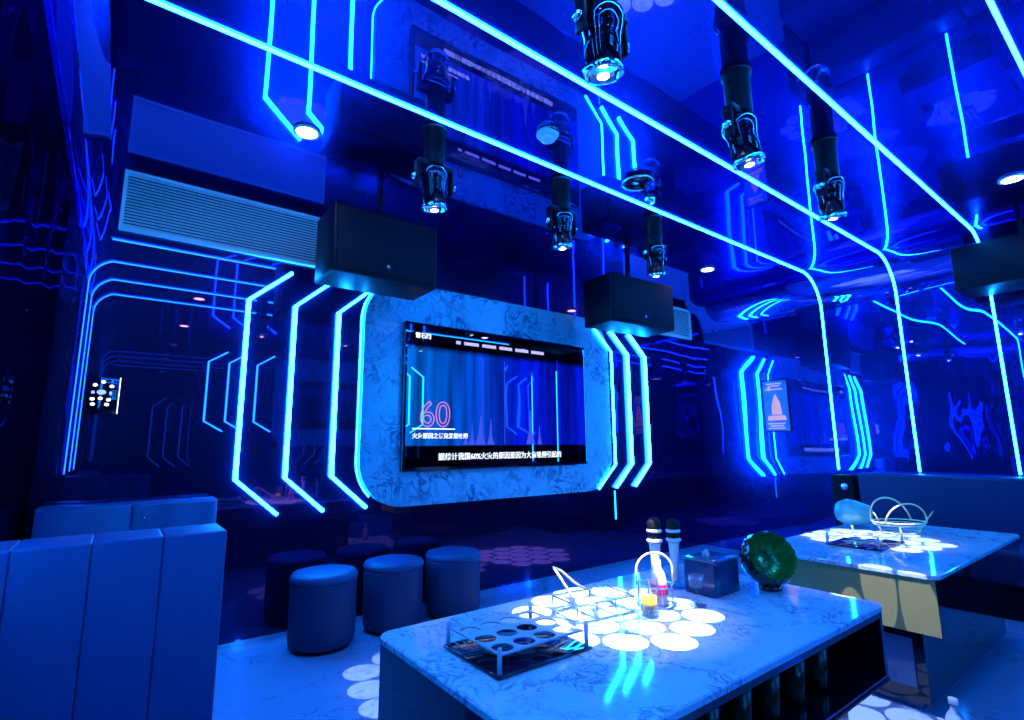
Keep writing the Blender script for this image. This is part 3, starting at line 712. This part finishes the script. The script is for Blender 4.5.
def ribbed(prof, ribs, amp, T, seg=96):
    mb = MB(); vs = []
    for r, z in prof:
        for k in range(seg):
            a = 2*PI*k/seg; rr = r*(1+amp*abs(math.sin(ribs*a/2))); vs.append(T @ Vector((rr*math.cos(a), rr*math.sin(a), z)))
    n = len(prof); fs = [(i*seg+k, i*seg+(k+1) % seg, (i+1)*seg+(k+1) % seg, (i+1)*seg+k) for i in range(n-1) for k in range(seg)]
    mb.add(vs, fs, True); return mb
t = thing('glass_bowl', 'dark green ribbed bowl tipped towards the camera at first table end', 'bowl', (2.05, 1.08, .6005))
# tipped so the mouth looks back to the sofas
ax = Vector((-.70, -.95, .55)).normalized(); T = Matrix.Translation((0, 0, .112)) @ Vector((0, 0, 1)).rotation_difference(ax).to_matrix().to_4x4()
ribbed([(.03, -.085), (.065, -.075), (.092, -.04), (.100, .0), (.092, .035), (.086, .045)], 20, .03, T).build('outer_shell', M['green'], t)
ribbed([(.086, .045), (.083, .040), (.088, .0), (.078, -.04), (.045, -.066), (.004, -.070)], 20, .06, T).build('ribbed_inside', M['greenin'], t, 'bright green ribbed inside')
MB().lathe([(.042, 0), (.044, .012), (.030, .022)], 24).build('foot', M['green'], t)
t = thing('glass_bowl', 'pale teal ribbed bowl lying tipped over on the second table', 'bowl', (3.93, 1.47, .6005))
ax = Vector((.80, -.62, -.16)).normalized(); T = Matrix.Translation((0, 0, .094)) @ Vector((0, 0, 1)).rotation_difference(ax).to_matrix().to_4x4()
ribbed([(.004, -.10), (.035, -.10), (.060, -.09), (.080, -.05), (.082, .0), (.072, .06), (.064, .09), (.061, .088), (.068, .0), (.060, -.06), (.004, -.07)], 14, .03, T).build('shell', M['teal'], t)

t = thing('floor_bottle', 'pale blue bottle standing on the floor beside second table', 'bottle', (2.60, .705, 0))
MB().lathe([(0, .001), (.034, .001), (.036, .02), (.036, .11), (.026, .14), (.013, .16), (.013, .18)], 24).build('body', pmat('blue_bottle', (.25, .5, .8), .1, trans=.5), t)
MB().lathe([(.015, .1805), (.015, .20), (0, .202)], 18).build('cap', M['white'], t)

# ------------------------------------------------------------------ lights the room has
def downlight(x, y, p):
    li = bpy.data.lights.new('downlight_beam', 'SPOT'); li.energy = p; li.spot_size = math.radians(110); li.spot_blend = .8; li.shadow_soft_size = .03; li.color = (.25, .5, 1)
    o = bpy.data.objects.new('downlight_beam', li); C.objects.link(o); o.location = (x, y, CEIL-.02)
for x, y in ((.66, 2.66), (4.38, 2.66), (4.41, .52), (.60, .62), (.60, -1.0)): downlight(x, y, 25)
w = bpy.data.worlds.new('World'); S.world = w; w.use_nodes = True
w.node_tree.nodes['Background'].inputs[0].default_value = (0, .01, .05, 1); w.node_tree.nodes['Background'].inputs[1].default_value = .2

# ------------------------------------------------------------------ camera
cam = bpy.data.cameras.new('Camera'); co = bpy.data.objects.new('Camera', cam); C.objects.link(co)
cam.sensor_width = 36; cam.sensor_fit = 'HORIZONTAL'; cam.lens = 518.08*36/1024; cam.clip_start = .02
r, u, f = Vector((.7978, -.60287, -.0082)), Vector((-.09188, -.13501, .98658)), Vector((.59588, .78634, .1631))
Mx = Matrix((r, u, -f)).transposed().to_4x4(); Mx.translation = (0, 0, 1.15); co.matrix_world = Mx
S.camera = co
S.view_settings.view_transform = 'Standard'; S.view_settings.look = 'None'; S.view_settings.exposure = 0; S.view_settings.gamma = 1
S.view_settings.use_curve_mapping = False
S.cycles.max_bounces = 10; S.cycles.glossy_bounces = 6; S.cycles.transmission_bounces = 8; S.cycles.diffuse_bounces = 3
S.cycles.caustics_reflective = False; S.cycles.caustics_refractive = False; S.cycles.sample_clamp_indirect = 6
